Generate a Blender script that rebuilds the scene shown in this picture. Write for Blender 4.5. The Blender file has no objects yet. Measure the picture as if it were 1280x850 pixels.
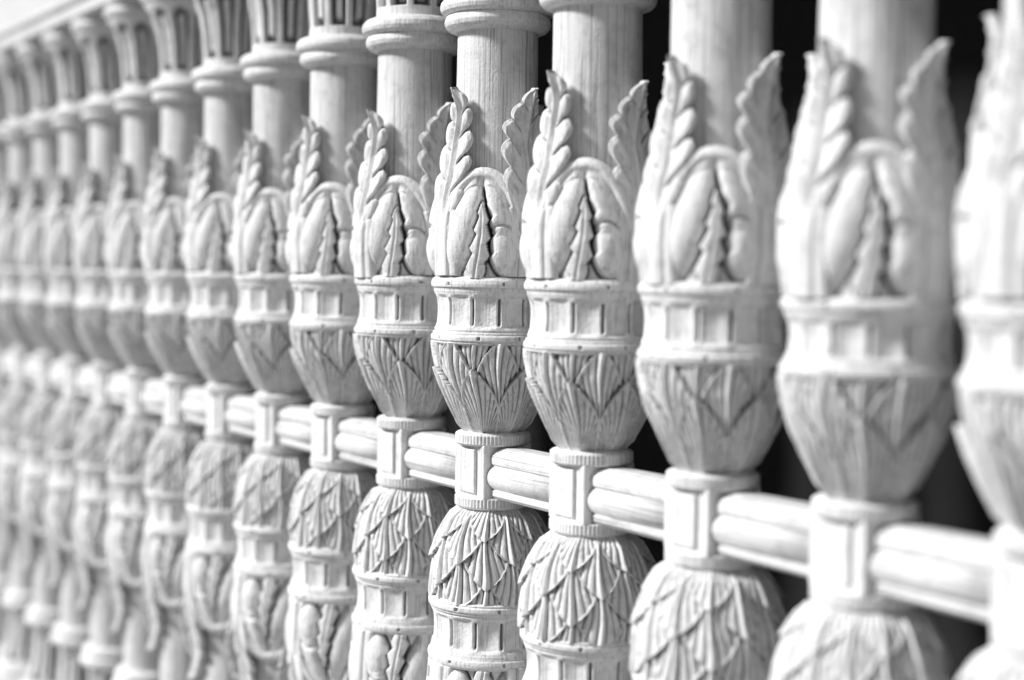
import bpy, bmesh, math, random
import numpy as np
from mathutils import Matrix, Vector
random.seed(4)
U = 1/1407.0
K = 1.10              # girth of everything turned
S = 0.1497
HB = 745*U            # block centre above the foot
PL = 0.0705           # top of plinth
ZC = PL+HB
sc = bpy.context.scene
col = sc.collection

# ------------------------------------------------------------------ materials
def wood(name, axis, lo, hi, rough=.65, grain=.5, bump=.35, sc1=430, long=9, shade_dirt=.9, p0=.37, p1=.5, blot=.78):
    m = bpy.data.materials.new(name); m.use_nodes = True
    nt = m.node_tree; N = nt.nodes; L = nt.links
    b = N['Principled BSDF']; b.inputs['Roughness'].default_value = rough
    b.inputs['Specular IOR Level'].default_value = .2
    tc = N.new('ShaderNodeTexCoord'); oi = N.new('ShaderNodeObjectInfo')
    add = N.new('ShaderNodeVectorMath'); add.operation = 'ADD'
    mul = N.new('ShaderNodeMath'); mul.operation = 'MULTIPLY'; mul.inputs[1].default_value = 7.3
    L.new(oi.outputs['Random'], mul.inputs[0])
    L.new(tc.outputs['Object'], add.inputs[0]); L.new(mul.outputs[0], add.inputs[1])
    mp = N.new('ShaderNodeMapping')
    s = [sc1]*3; s[axis] = long
    mp.inputs['Scale'].default_value = s
    L.new(add.outputs[0], mp.inputs['Vector'])
    n1 = N.new('ShaderNodeTexNoise'); n1.inputs['Scale'].default_value = 1; n1.inputs['Detail'].default_value = 3
    n1.inputs['Distortion'].default_value = .4
    L.new(mp.outputs[0], n1.inputs['Vector'])
    r1 = N.new('ShaderNodeValToRGB')
    r1.color_ramp.elements[0].position = p0; r1.color_ramp.elements[0].color = (lo, lo, lo, 1)
    r1.color_ramp.elements[1].position = p1; r1.color_ramp.elements[1].color = (hi, hi, hi, 1)
    L.new(n1.outputs['Fac'], r1.inputs[0])
    def stain(scale, a, b_, val):
        n2 = N.new('ShaderNodeTexNoise'); n2.inputs['Scale'].default_value = scale; n2.inputs['Detail'].default_value = 8
        n2.inputs['Roughness'].default_value = .68
        L.new(add.outputs[0], n2.inputs['Vector'])
        r2 = N.new('ShaderNodeValToRGB')
        r2.color_ramp.elements[0].position = a; r2.color_ramp.elements[0].color = (val, val, val, 1)
        r2.color_ramp.elements[1].position = b_; r2.color_ramp.elements[1].color = (1, 1, 1, 1)
        L.new(n2.outputs['Fac'], r2.inputs[0])
        return r2
    cur = r1
    for st in (stain(80, .33, .50, blot), stain(17, .36, .56, (1+blot)/2)):
        mx = N.new('ShaderNodeMixRGB'); mx.blend_type = 'MULTIPLY'; mx.inputs[0].default_value = 1
        L.new(cur.outputs[0], mx.inputs[1]); L.new(st.outputs[0], mx.inputs[2]); cur = mx
    at = N.new('ShaderNodeAttribute'); at.attribute_name = 'shade_grime'  # carved recesses darkened: crease shade and dirt painted into the base colour
    dm = N.new('ShaderNodeMath'); dm.operation = 'MULTIPLY'; dm.inputs[1].default_value = shade_dirt
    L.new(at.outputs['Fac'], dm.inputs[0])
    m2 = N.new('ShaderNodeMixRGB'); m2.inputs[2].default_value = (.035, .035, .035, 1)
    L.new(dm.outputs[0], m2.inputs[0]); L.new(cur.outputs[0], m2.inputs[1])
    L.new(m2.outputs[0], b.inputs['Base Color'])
    n3 = N.new('ShaderNodeTexNoise'); n3.inputs['Scale'].default_value = 420; n3.inputs['Detail'].default_value = 3
    L.new(add.outputs[0], n3.inputs['Vector'])
    ad = N.new('ShaderNodeMath'); ad.operation = 'MULTIPLY_ADD'; ad.inputs[1].default_value = grain
    L.new(n1.outputs['Fac'], ad.inputs[0]); L.new(n3.outputs['Fac'], ad.inputs[2])
    bp = N.new('ShaderNodeBump'); bp.inputs['Strength'].default_value = bump; bp.inputs['Distance'].default_value = .0012
    L.new(ad.outputs[0], bp.inputs['Height']); L.new(bp.outputs[0], b.inputs['Normal'])
    return m
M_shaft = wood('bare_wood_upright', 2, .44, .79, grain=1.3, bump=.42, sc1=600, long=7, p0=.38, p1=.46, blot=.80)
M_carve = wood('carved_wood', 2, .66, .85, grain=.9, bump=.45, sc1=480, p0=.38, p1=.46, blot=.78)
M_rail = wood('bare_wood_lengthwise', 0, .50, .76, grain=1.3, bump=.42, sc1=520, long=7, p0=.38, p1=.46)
M_beam = wood('beam_wood', 0, .66, .72, bump=.15)
M_dark = wood('shade_dark_wall', 2, .022, .022, bump=0, blot=1)  # shade behind the row put into the wall's own near-black colour
M_ground = wood('pale_stone', 1, .14, .18, bump=.1)

# ------------------------------------------------------------------ mesh helpers (units of one baluster, scaled by U)
def mesh_from(name, V, F, mat, smooth=True, shade_grime=None, girth=1.0):
    me = bpy.data.meshes.new(name)
    V = np.asarray(V, float)*U
    V[:, 0] *= girth; V[:, 1] *= girth
    me.from_pydata([tuple(v) for v in V], [], [tuple(int(i) for i in f) for f in F])
    me.materials.append(mat)
    if smooth: me.polygons.foreach_set('use_smooth', [True]*len(me.polygons))
    if shade_grime is not None:
        a = me.attributes.new('shade_grime', 'FLOAT', 'POINT')
        g = np.zeros(len(V)); g[:len(shade_grime)] = shade_grime
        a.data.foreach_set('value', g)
    me.update()
    return me
def blur(H, n, wrapx):
    out = H.copy()
    for ax in (0, 1):
        acc = np.zeros_like(out)
        for k in range(-n, n+1):
            if ax == 1 and wrapx: acc += np.roll(out, k, 1)
            else:
                idx = np.clip(np.arange(out.shape[ax])+k, 0, out.shape[ax]-1)
                acc += np.take(out, idx, axis=ax)
        out = acc/(2*n+1)
    return out
def cavity(H, n=4, wrapx=True, depth=2.2):  # recess mask that carries the painted crease shade
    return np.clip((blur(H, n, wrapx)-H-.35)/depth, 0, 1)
def lathe(name, z, nth, Rf, mat, caps=True, gn=4, gd=2.2, base=None):
    th = np.arange(nth)*2*math.pi/nth
    z = np.asarray(z, float)
    Z, T = np.meshgrid(z, th, indexing='ij')
    R = Rf(Z, T)
    B = base(Z) if base is not None else 0
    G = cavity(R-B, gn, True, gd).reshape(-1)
    X = R*np.sin(T); Y = -R*np.cos(T)
    V = np.stack([X, Y, Z], -1).reshape(-1, 3)
    nz = len(z); F = []
    j = np.arange(nth); j2 = (j+1) % nth
    for i in range(nz-1):
        F.append(np.stack([i*nth+j, i*nth+j2, (i+1)*nth+j2, (i+1)*nth+j], -1))
    F = [f for a in F for f in a.tolist()]
    if caps:
        V = np.vstack([V, [[0, 0, z[0]], [0, 0, z[-1]]]])
        a = nz*nth; b = a+1
        for q in range(nth):
            q2 = (q+1) % nth
            F.append((a, q2, q)); F.append((b, (nz-1)*nth+q, (nz-1)*nth+q2))
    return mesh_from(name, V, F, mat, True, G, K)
def interp(pts):
    xs = np.array([p[0] for p in pts], float); ys = np.array([p[1] for p in pts], float)
    return lambda x: np.interp(x, xs, ys)
def smoothinterp(pts, s=4):
    f = interp(pts)
    return lambda x: (f(x-s)+f(x-s/2)+2*f(x)+f(x+s/2)+f(x+s))/6
def wrap(a): return (a+math.pi) % (2*math.pi)-math.pi
def sstep(a, b, x):
    t = np.clip((x-a)/(b-a), 0, 1); return t*t*(3-2*t)

# ---- carved cup: broad overlapping pointed leaves with clear midribs and slanted veins
def make_cup(name, pts, ph0, tiers, n=8, relief=1.0, rd=1.95, veins=3.4):
    cupR = smoothinterp(pts)
    def cupf(Z, T):
        R = cupR(Z)-4.0
        H = np.zeros_like(Z)
        wmax = math.pi/n
        T = T+ph0+.025*np.sin(Z*.06)+.02*np.sin(2*T+1)
        for (off, z0, zt, base) in tiers:
            d = wrap((T-off*2*wmax)*n)/n
            t = (Z-z0)/(zt-z0)
            tt = np.clip((t-.50)/.50, 0, 1)
            w = wmax*1.06*np.clip(1-tt**rd, 0.0001, 1)
            e = np.abs(d)/w
            ins = (e < 1) & (t < 1)
            s = d/(wmax*(.04+1.12*np.clip(t, 0, 1)**1.2))
            fr = (np.abs(s)*veins) % 1.0
            gro = np.exp(-((fr-.5)/.18)**2)
            mid = np.exp(-(s/.07)**2)
            edge = sstep(.82, .92, e)*(t > .25)
            h = base + 3.6*(1-np.clip(np.abs(s), 0, 1.3)) - 2.1*gro*(e < .90)*sstep(.12, .34, t) + 1.9*mid + 1.4*edge + 1.0*np.clip(t, 0, 1)**2
            h = h - 2.8*(e > .95)*(t < .52)
            H = np.where(ins, h, H)
        return R+relief*H*np.clip((Z-34)/22, .45, 1)
    return lathe(name, np.linspace(44, 159, 144), 496, cupf, M_carve, gn=5, gd=2.0, base=cupR)
me_cup = make_cup('carved_cup', [(40, 31), (50, 33), (60, 37.5), (80, 47), (105, 57.5), (130, 65), (150, 68), (160, 68)], 0.0,
                  ((0.0, 64, 188, -.2), (0.5, 26, 166, 2.8), (0.0, 6, 128, 6.0)), n=7, rd=1.9)
me_cup_low = make_cup('carved_cup_lower', [(40, 33), (50, 39), (60, 46.5), (80, 56.5), (105, 64), (130, 67.5), (150, 68.5), (160, 68)], .18,
                      ((0.0, 84, 190, -.2), (0.5, 54, 168, 1.6), (0.0, 26, 140, 3.6), (0.5, 6, 110, 5.2), (0.0, 0, 82, 6.4)), n=7, rd=2.1, veins=3.2)

# ---- slightly concave band with narrow slots between two low rings
bandR = interp([(155, 60), (156.5, 67.5), (158.5, 70.5), (162, 71.8), (166, 71.8), (169.5, 70.5), (171.5, 69), (172, 67), (174, 68), (176, 67.6),
                (186, 66.2), (198, 65.6), (208, 66.2), (219, 68), (221, 68.8), (223, 68.8), (224, 69.6), (226, 71.4), (230, 72), (234, 71.4), (237, 69.5), (238.5, 66), (240, 55)])
def bandf(Z, T):
    R = bandR(Z)
    n = 14
    p = wrap((T+.06+.012*np.sin(3*T))*n)/(2*math.pi)              # -0.5..0.5
    prof = np.exp(-(p/.055)**2)
    pan = np.clip(1-(((np.abs(p)-.5)/.44)**2), 0, 1)
    zz = sstep(175, 180, Z)*(1-sstep(213, 218, Z))
    zs = sstep(178, 182, Z)*(1-sstep(210, 214.5, Z))
    R = R-6.0*prof*zs-3.8*pan*zz
    for (zc, k, off) in ((164.5, 9, .2), (230, 7, .5)):
        q = np.abs(wrap((T+off+.08*np.sin(2*T))*k)/k)*72
        R = R-2.4*(q < 1.8)*(np.abs(Z-zc) < 2.0)
    R = R-1.2*np.exp(-((Z-160)/.9)**2)-1.2*np.exp(-((Z-169)/.9)**2)-1.2*np.exp(-((Z-225)/.9)**2)
    return R
me_band = lathe('fluted_band', np.concatenate([np.linspace(155, 184, 42), np.linspace(185.5, 209, 13), np.linspace(210, 240, 43)]), 504, bandf, M_carve, gn=4, gd=2.6, base=bandR)

# ---- shaft
shaftR = smoothinterp([(230, 52), (300, 50), (330, 49), (352, 47), (380, 46.5), (552, 45)])
me_shaft = lathe('shaft', np.linspace(236, 545, 60), 96, lambda Z, T: shaftR(Z)+.5*np.sin(T*3+Z*.01), M_shaft)

# ---- neck ring (double torus)
ringP = [(545, 44), (546, 50), (548, 55), (552, 58.5), (557, 60), (562, 59), (565, 57.5), (566, 55), (567, 60), (570, 63.5), (575, 65), (581, 64), (586, 60), (589, 54), (590, 46)]
ringR = interp([(a-8, b) for a, b in ringP])
me_ring = lathe('neck_ring', np.linspace(537, 582, 60), 120, lambda Z, T: ringR(Z), M_carve, base=lambda Z: ringR(Z))

# ---- flaring capital with deep recessed panels
capR = smoothinterp([(580, 47), (600, 47.5), (640, 50), (670, 55), (695, 64), (712, 72), (716, 73)])
def capf(Z, T):
    R = capR(Z); n = 10
    p = np.abs(wrap(T*n)/(2*math.pi))
    rec = sstep(.37, .345, p)
    inner = sstep(.17, .145, p)
    zz = sstep(594, 596.5, Z)*(1-sstep(703-90*p*p, 706-90*p*p, Z))
    zi = sstep(605, 607.5, Z)*(1-sstep(690-90*p*p, 693-90*p*p, Z))
    return R-11*rec*zz+6.5*inner*zi
me_cap = lathe('capital', np.linspace(580, 716, 106), 300, capf, M_carve, gn=6, gd=3, base=capR)
rimR = interp([(714, 60), (716, 72), (719, 77), (725, 79.5), (731, 79), (735, 75), (736, 71), (738, 75), (745, 75.5)])
me_rim = lathe('capital_rim', np.linspace(714, 745, 40), 96, lambda Z, T: rimR(Z), M_carve, base=lambda Z: rimR(Z))

# ---- collar of the middle block
colR = interp([(31, 39), (32, 41.5), (34, 43), (44, 43), (46, 41), (47.5, 37)])
def colf(Z, T):
    return colR(Z)-.8*(np.sin(T*64) > .3)*(Z > 34.5)*(Z < 44)
me_collar = lathe('collar', np.linspace(31, 47.5, 24), 320, colf, M_carve, base=colR)

# ---- sheets that stand off the core: front and back surfaces, closed along the rim
def sheet(name, A, R, Rb, Z, h):
    nv, nu = Z.shape
    def P(R): return np.stack([R*np.sin(A), -R*np.cos(A), Z], -1).reshape(-1, 3)
    V = np.vstack([P(R), P(Rb)]); n = nv*nu
    F = []
    for i in range(nv-1):
        for j in range(nu-1):
            a = i*nu+j; F.append((a, a+1, a+nu+1, a+nu)); F.append((n+a, n+a+nu, n+a+nu+1, n+a+1))
    bd = [j for j in range(nu)]+[i*nu+nu-1 for i in range(1, nv)]+[(nv-1)*nu+j for j in range(nu-2, -1, -1)]+[i*nu for i in range(nv-2, 0, -1)]
    for k in range(len(bd)):
        a, b = bd[k], bd[(k+1) % len(bd)]
        F.append((b, a, n+a, n+b))
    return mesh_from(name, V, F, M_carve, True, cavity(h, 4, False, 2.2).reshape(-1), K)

# tall frond: a broad stem flowing out of the cup into a chunky curled tip; oneside: a sharp blade with stepped lobes on its inner edge
def frond_mesh(name, oneside):
    nu, nv = 56, 200
    z0, z1 = 237, 460
    rf = interp([(-.1, 69), (0, 70), (.25, 72), (.42, 70), (.56, 64), (.72, 57), (.88, 57), (1, 66), (1.1, 70)])
    if oneside:
        wf = interp([(-.1, 26), (0, 25), (.15, 24), (.30, 27), (.42, 32), (.52, 34), (.62, 31), (.74, 24), (.86, 15), (.94, 8), (1, .8), (1.1, .5)])
        LL = np.array([.30, .45, .60, .74, .87, 1.0]); LR = np.array([.34, .50, .66, .80, .92, 1.0])
    else:
        wf = interp([(-.1, 26), (0, 25), (.15, 23), (.30, 24), (.42, 28), (.52, 30), (.62, 28), (.74, 22), (.86, 16), (.94, 10), (1, 1.5), (1.1, 1)])
        LL = np.array([.32, .49, .65, .79, .91, 1.0]); LR = np.array([.32, .41, .57, .72, .86, 1.0])
    v = np.linspace(0, 1, nv); u = np.linspace(-1, 1, nu)
    Vv, Uu = np.meshgrid(v, u, indexing='ij')
    phl = np.interp(Vv, LL, np.arange(len(LL))); phr = np.interp(Vv, LR, np.arange(len(LR)))
    p = np.where(Uu < 0, phl, phr) % 1.0
    has = (Vv > .33) & (Vv < 1)
    lob = np.where(has, np.clip(np.sin(math.pi*p**1.35), 0, 1)**.5, .5)
    gr = np.where(has, np.exp(-((np.minimum(p, 1-p))/.07)**2), 0)
    lobw = np.where(Uu > 0, .70+.15*lob, .05+.95*lob) if oneside else lob
    sm = (wf(Vv-.02)+wf(Vv)+wf(Vv+.02))/3
    W = sm*np.where(has, .60+.42*lobw, 1.0)
    rr = (rf(Vv-.03)+rf(Vv)+rf(Vv+.03))/3
    arc = Uu*W
    au = np.abs(Uu)
    Z = z0+Vv*(z1-z0)+((30 if oneside else 20)*au**1.3)*np.clip(sm/31, 0, 1)*sstep(.25, .45, Vv)
    out = sstep(.26, .56, au)
    body = sstep(.28, .42, Vv)
    if oneside:     # scooped lobes parted by dark slanting cuts
        h = body*(-3.2*lob*np.exp(-((au-.58)/.22)**2)-4.4*np.exp(-((p-.05)/.055)**2)*out*has+1.6*np.exp(-((p-.90)/.08)**2)*out*has+2.6*np.exp(-(arc/2.4)**2)+2.0*sstep(0, 1, Uu))
    else:
        h = body*(-4.0*gr*out+2.0*lob*out+2.0*np.exp(-(arc/2.0)**2)-2.8*np.exp(-((np.abs(arc)-5.5)/3.2)**2)+2.0*(1-au**2))
    h += (1-body)*(3.5*(1-au**2)-2.6*np.exp(-((au-.5)/.09)**2))
    h -= 3.0*sstep(.84, 1, au)
    A = math.radians(9)*Vv**1.6+math.radians(1.8)*np.sin(Vv*16)*sstep(.4, .7, Vv)+arc/np.maximum(rr, 30)
    Rb = rr-8.5*(1-.35*au**2)*(1-.45*Vv)-1
    return sheet(name, A, rr+h, Rb, Z, h)
me_frond = frond_mesh('frond', False)
me_blade = frond_mesh('frond_blade', True)

# broad rounded leaf: large soft lobes, a short curling central leaf, a rounded bulge beside it and deep hollows
def arch_mesh():
    nu, nv = 104, 150
    z0, z1 = 237, 370
    rf = interp([(-.1, 65), (0, 66), (.3, 70), (.55, 70.5), (.8, 67), (1, 60), (1.1, 56)])
    v = np.linspace(0, 1, nv); u = np.linspace(-1, 1, nu)
    Vv, Uu = np.meshgrid(v, u, indexing='ij')
    W = np.interp(Vv, [0, .2, .35], [46, 50, 51.5])*np.where(Vv > .38, np.clip(1-((Vv-.38)/.624)**2.4, .006, 1)**.56, 1)
    rr = (rf(Vv-.05)+rf(Vv)+rf(Vv+.05))/3
    arc = Uu*W; Z = z0+Vv*(z1-z0); zz = Z
    d = (1-np.abs(Uu))*W
    q = np.sqrt((arc/51)**2+(np.clip(zz-288, 0, 999)/82)**2)
    dd = (1-q)*51
    h = 2.6*sstep(-2, 6, dd)-6.5*sstep(6, 18, dd)
    def swell(cx, cz, rx, rz, tilt):
        x = arc-cx-tilt*(zz-cz)
        return np.sqrt((x/rx)**2+((zz-cz)/rz)**2)
    for (cx, cz, rx, rz, tl, k, g) in ((22, 296, 20, 54, -.28, 10.5, 2.6), (26, 268, 18, 30, -.10, 14, 4.0), (-24, 294, 19, 56, .28, 11, 2.6)):
        qq = swell(cx, cz, rx, rz, tl)
        h = np.where(qq < 1, np.maximum(h, -5.5+k*np.clip(1-qq**2, 0, 1)**.5), h-g*np.exp(-((qq-1.10)/.09)**2))
    # curling central leaf with a few notches; a dark split runs on above it
    cx = -5+5*sstep(245, 340, zz)+4.0*np.sin((zz-246)/29)
    x = arc-cx; s = np.abs(x)
    ze = zz-.9*s
    p = ((ze-236)/24.0+np.where(x < 0, 0.0, .45)) % 1.0
    wl = np.interp(ze, [228, 238, 256, 280, 304, 320, 332], [8, 13, 13, 10.5, 7, 3.5, 0])
    tooth = wl*(.60+.42*np.clip(1-p, 0, 1)*sstep(0, .14, p))
    on = sstep(0, 1.2, tooth-s)
    gap = np.exp(-(np.clip(s-tooth, 0, 99)/np.where(x > 0, 4.0, 2.6))**2)*sstep(242, 258, zz)*(1-sstep(336, 350, zz))
    deep = np.where(x > 0, 12.0, 7.0)*sstep(252, 285, zz)+2.0
    h = h-deep*gap*(1-on)
    e = s/np.maximum(tooth, 1)
    lf = 5.5-2.4*e**2-1.5*np.exp(-(x/1.2)**2)-1.5*np.exp(-((p-.04)/.05)**2)*sstep(2.5, 5, s)
    h = h*(1-on)+on*lf
    h = np.maximum(h, -16)
    h -= 3*sstep(2.5, 0, d)
    A = arc/np.maximum(rr, 30)
    Rb = np.minimum(np.full_like(rr, 46.0), rr-21)
    return sheet('acanthus_leaf', A, rr+h, Rb, Z, h)
me_arch = arch_mesh()

# ---- block with one raised panel
def box(V, F, x0, x1, y0, y1, z0, z1):
    b = len(V)
    V += [(x0, y0, z0), (x1, y0, z0), (x1, y1, z0), (x0, y1, z0), (x0, y0, z1), (x1, y0, z1), (x1, y1, z1), (x0, y1, z1)]
    F += [tuple(b+i for i in f) for f in ((0, 3, 2, 1), (4, 5, 6, 7), (0, 1, 5, 4), (1, 2, 6, 5), (2, 3, 7, 6), (3, 0, 4, 7))]
def bevel(me, w, seg=2):
    bm = bmesh.new(); bm.from_mesh(me)
    bmesh.ops.bevel(bm, geom=bm.edges[:], offset=w*U, segments=seg, affect='EDGES', profile=.6)
    bm.to_mesh(me); bm.free(); me.update()
    return me
V, F = [], []; box(V, F, -31.5, 31.5, -31.5, 31.5, -33, 33)
me_block = bevel(mesh_from('block', V, F, M_carve, False, None, K), 2.0, 3)
V, F = [], []
box(V, F, -20, 17, -35.5, -30, -27, 27)
me_panel = bevel(mesh_from('panel', V, F, M_carve, False, None, K), 1.5, 2)

# ------------------------------------------------------------------ assembling
def put(name, me, parent, rx=0, ry=0, rz=0, z=0.0):
    o = bpy.data.objects.new(name, me); col.objects.link(o); o.parent = parent
    o.location = (0, 0, z); o.rotation_euler = (rx, ry, rz)
    return o
def make_baluster():
    r = bpy.data.objects.new('baluster', None); col.objects.link(r); r.empty_display_size = .05
    bl = put('block', me_block, r, z=HB)
    put('panel', me_panel, bl)
    for flip in (0, 1):
        ry = math.pi*flip
        put('collar', me_collar, r, ry=ry, z=HB)
        put('carved_cup', me_cup_low if flip else me_cup, r, ry=ry, z=HB)
        put('fluted_band', me_band, r, ry=ry, z=HB)
        put('shaft', me_shaft, r, ry=ry, z=HB)
        put('neck_ring', me_ring, r, ry=ry, z=HB)
        cp = put('foot' if flip else 'capital', me_cap, r, ry=ry, z=HB)
        put('foot_rim' if flip else 'capital_rim', me_rim, cp)
        for q in range(4):
            put('frond', me_blade if q % 2 else me_frond, r, ry=ry, rz=q*math.pi/2, z=HB)
            put('acanthus_leaf', me_arch, r, ry=ry, rz=(q+.5)*math.pi/2, z=HB)
    return r
def copy_tree(o, parent=None):
    c = o.copy(); col.objects.link(c)
    c.parent = parent
    for ch in list(o.children): copy_tree(ch, c)
    return c
ordw = ['first', 'second', 'third', 'fourth', 'fifth', 'sixth', 'seventh', 'eighth', 'ninth', 'tenth', 'eleventh', 'twelfth', 'thirteenth', 'fourteenth', 'fifteenth', 'sixteenth', 'seventeenth']
look = {0: 'strongly blurred carved wooden baluster cut off by the right edge of the photo',
        1: 'large blurred pale carved baluster, second from the right edge, in front of the black gap',
        16: 'blurred pale baluster cut off by the left edge, farthest of the whole row'}
proto = make_baluster()
NB = 17
bal = []
for k in range(NB):
    o = proto if k == 0 else copy_tree(proto)
    bal.append(o)
for k, o in enumerate(bal):
    o.location = (-k*S-(.004 if k == 0 else 0), 0, PL)
    if k in look: lb = look[k]
    elif k <= 2: lb = 'slightly soft pale carved wooden baluster, %s from the right edge' % ordw[k]
    elif k <= 5: lb = 'sharply focused carved wooden baluster, %s from the right edge of the row' % ordw[k]
    elif k <= 9: lb = 'fairly sharp carved baluster under a fluted capital, %s from the right edge' % ordw[k]
    else: lb = 'small blurred carved baluster toward the far left end, %s from the right edge' % ordw[k]
    o['label'] = lb; o['category'] = 'baluster'; o['group'] = 'carved wooden balusters standing in a row'
    for ch in o.children:
        nm = ch.name.split('.')[0]
        j = math.radians(random.uniform(-2.2, 2.2))
        up = abs(ch.rotation_euler.y) < 1
        if nm in ('frond', 'acanthus_leaf'):
            ch.rotation_euler.z += j
            if nm == 'frond':
                sxy = random.uniform(.98, 1.03)
                ch.scale = (sxy, sxy, random.uniform(.985, 1.015))
            if k < 2 and up: ch.location.z -= 9*U
        elif nm in ('carved_cup', 'fluted_band', 'shaft', 'capital', 'foot'):
            ch.rotation_euler.z += j*1.5+random.choice([0, math.pi/2, math.pi])
        if nm == 'carved_cup' and k <= 3 and not up: ch.scale = (1.035, 1.035, 1)
        if k < 2 and nm == 'fluted_band' and up:
            ch.scale.z = .87; ch.location.z += 155*.13*U

# ---- rails between neighbouring blocks: a stout round bar with a soft moulding above and below, let into the block faces
Lr = S/U-63*K+.6
def rail_profile(name, pts, x0, x1):
    n = len(pts); xs = [x0, x1]
    V = [(x, p[0], p[1]) for x in xs for p in pts]
    F = []
    for j in range(n):
        j2 = (j+1) % n; F.append((j, j2, n+j2, n+j))
    F.append(tuple(range(n))[::-1]); F.append(tuple(n+j for j in range(n)))
    return mesh_from(name, V, F, M_rail, False)
rod = [(-2+28.5*math.cos(a), -6+20.5*math.sin(a)) for a in np.linspace(0, 2*math.pi, 48, endpoint=False)]
me_rod = rail_profile('rod', rod, -Lr/2, Lr/2)
me_rod.polygons.foreach_set('use_smooth', [len(p.vertices) == 4 for p in me_rod.polygons])
top = [(-22, 8), (-25, 11), (-25.5, 16), (-24.5, 21), (-20, 25), (-15, 28), (-10, 30), (13, 30), (20, 26), (22, 8)]
low = [(-18, -18), (-24, -22), (-24, -28), (-20, -32), (19, -32), (21, -18)]
me_top = rail_profile('fillet_upper', top, -Lr/2-.2, Lr/2+.2)
me_low = rail_profile('fillet_lower', low, -Lr/2-.2, Lr/2+.2)
for k in range(NB-1):
    r = bpy.data.objects.new('rail', None); col.objects.link(r); r.empty_display_size = .03
    r.location = (-(k+.5)*S, 0, ZC)
    r['label'] = 'short horizontal wooden rail joining the %s and %s balusters from the right edge' % (ordw[k], ordw[k+1])
    r['category'] = 'rail'; r['group'] = 'short rails between the balusters'
    for nm, me in (('rod', me_rod), ('fillet', me_top), ('fillet', me_low)):
        c = bpy.data.objects.new(nm, me); col.objects.link(c); c.parent = r

# ---- beams
def beam(name, prof, x0, x1, mat, label, cat):
    n = len(prof)
    V = [(x/U, p[0], p[1]) for x in (x0, x1) for p in prof]
    F = [(j, (j+1) % n, n+(j+1) % n, n+j) for j in range(n)]
    F += [tuple(range(n))[::-1], tuple(n+j for j in range(n))]
    me = mesh_from(name, V, F, mat, False)
    bm = bmesh.new(); bm.from_mesh(me); bmesh.ops.recalc_face_normals(bm, faces=bm.faces[:]); bm.to_mesh(me); bm.free()
    o = bpy.data.objects.new(name, me); col.objects.link(o)
    o['label'] = label; o['category'] = cat
    return o
XL, XR = -4.2, .35
t = beam('top_beam', [(-86, 745), (-86, 768), (-90, 770), (-94, 776), (-94, 782), (-90, 786), (-90, 900), (-98, 906), (-102, 915), (-102, 1100), (300, 1100), (300, 745)], XL, XR, M_beam,
         'pale wooden beam running along the tops of all the balusters', 'beam')
t.location.z = ZC
p = beam('plinth', [(-105, -745), (-110, -750), (-110, -770), (-130, -776), (-130, -(ZC/U)), (300, -(ZC/U)), (300, -745)], XL, XR, M_beam,
         'pale ledge under the feet of all the balusters at lower left', 'ledge')
p.location.z = ZC
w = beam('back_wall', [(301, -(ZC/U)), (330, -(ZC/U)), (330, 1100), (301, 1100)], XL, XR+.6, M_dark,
         'wall coloured black for the shade seen in the gaps behind the balusters', 'wall')
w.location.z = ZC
me = bpy.data.meshes.new('ground'); me.from_pydata([(-8, -6, 0), (6, -6, 0), (6, 3, 0), (-8, 3, 0)], [], [(0, 1, 2, 3)]); me.materials.append(M_ground)
g = bpy.data.objects.new('ground', me); g.location.z = -.002; col.objects.link(g); g['kind'] = 'structure'

# ------------------------------------------------------------------ camera
FPX = 1900.0
v = Vector((-1220, 103, -FPX)).normalized()           # world -x seen from the camera
tr = math.tan(math.radians(0.7))
up = Vector((tr, 1, (-1220*tr+103)/FPX)).normalized()
xc = -v; zc = up; yc = zc.cross(xc)
R = Matrix((xc, yc, zc)).transposed()                 # world -> camera
Z4 = FPX*U
pc = Vector((616-640, 425-585, -FPX))*(Z4/FPX)
C = Vector((-4*S, 0, ZC))-R.transposed() @ pc
cam = bpy.data.cameras.new('camera'); co = bpy.data.objects.new('camera', cam); col.objects.link(co)
co.matrix_world = Matrix.Translation(C) @ R.transposed().to_4x4()
cam.sensor_width = 36; cam.lens = FPX/1280*36; cam.clip_start = .05; cam.clip_end = 60
cam.dof.use_dof = True; cam.dof.focus_distance = 1.31; cam.dof.aperture_fstop = 2.3
sc.camera = co

# ------------------------------------------------------------------ light
wd = bpy.data.worlds.new('World'); sc.world = wd; wd.use_nodes = True
nt = wd.node_tree; bg = nt.nodes['Background']
sky = nt.nodes.new('ShaderNodeTexSky'); sky.sky_type = 'NISHITA'; sky.sun_disc = False
el, az = math.radians(37), math.radians(205)          # from the open front, to the left
sky.sun_elevation = el; sky.sun_rotation = az
bw = nt.nodes.new('ShaderNodeRGBToBW')
nt.links.new(sky.outputs[0], bw.inputs[0]); nt.links.new(bw.outputs[0], bg.inputs[0]); bg.inputs[1].default_value = .05
sl = bpy.data.lights.new('sun', 'SUN'); sl.energy = 5.0; sl.angle = math.radians(10); sl.color = (1, 1, 1)
so = bpy.data.objects.new('sun', sl); col.objects.link(so)
d = Vector((math.sin(az)*math.cos(el), math.cos(az)*math.cos(el), math.sin(el)))
so.rotation_euler = d.to_track_quat('Z', 'Y').to_euler()
sc.view_settings.view_transform = 'Standard'; sc.view_settings.look = 'None'; sc.view_settings.exposure = 0
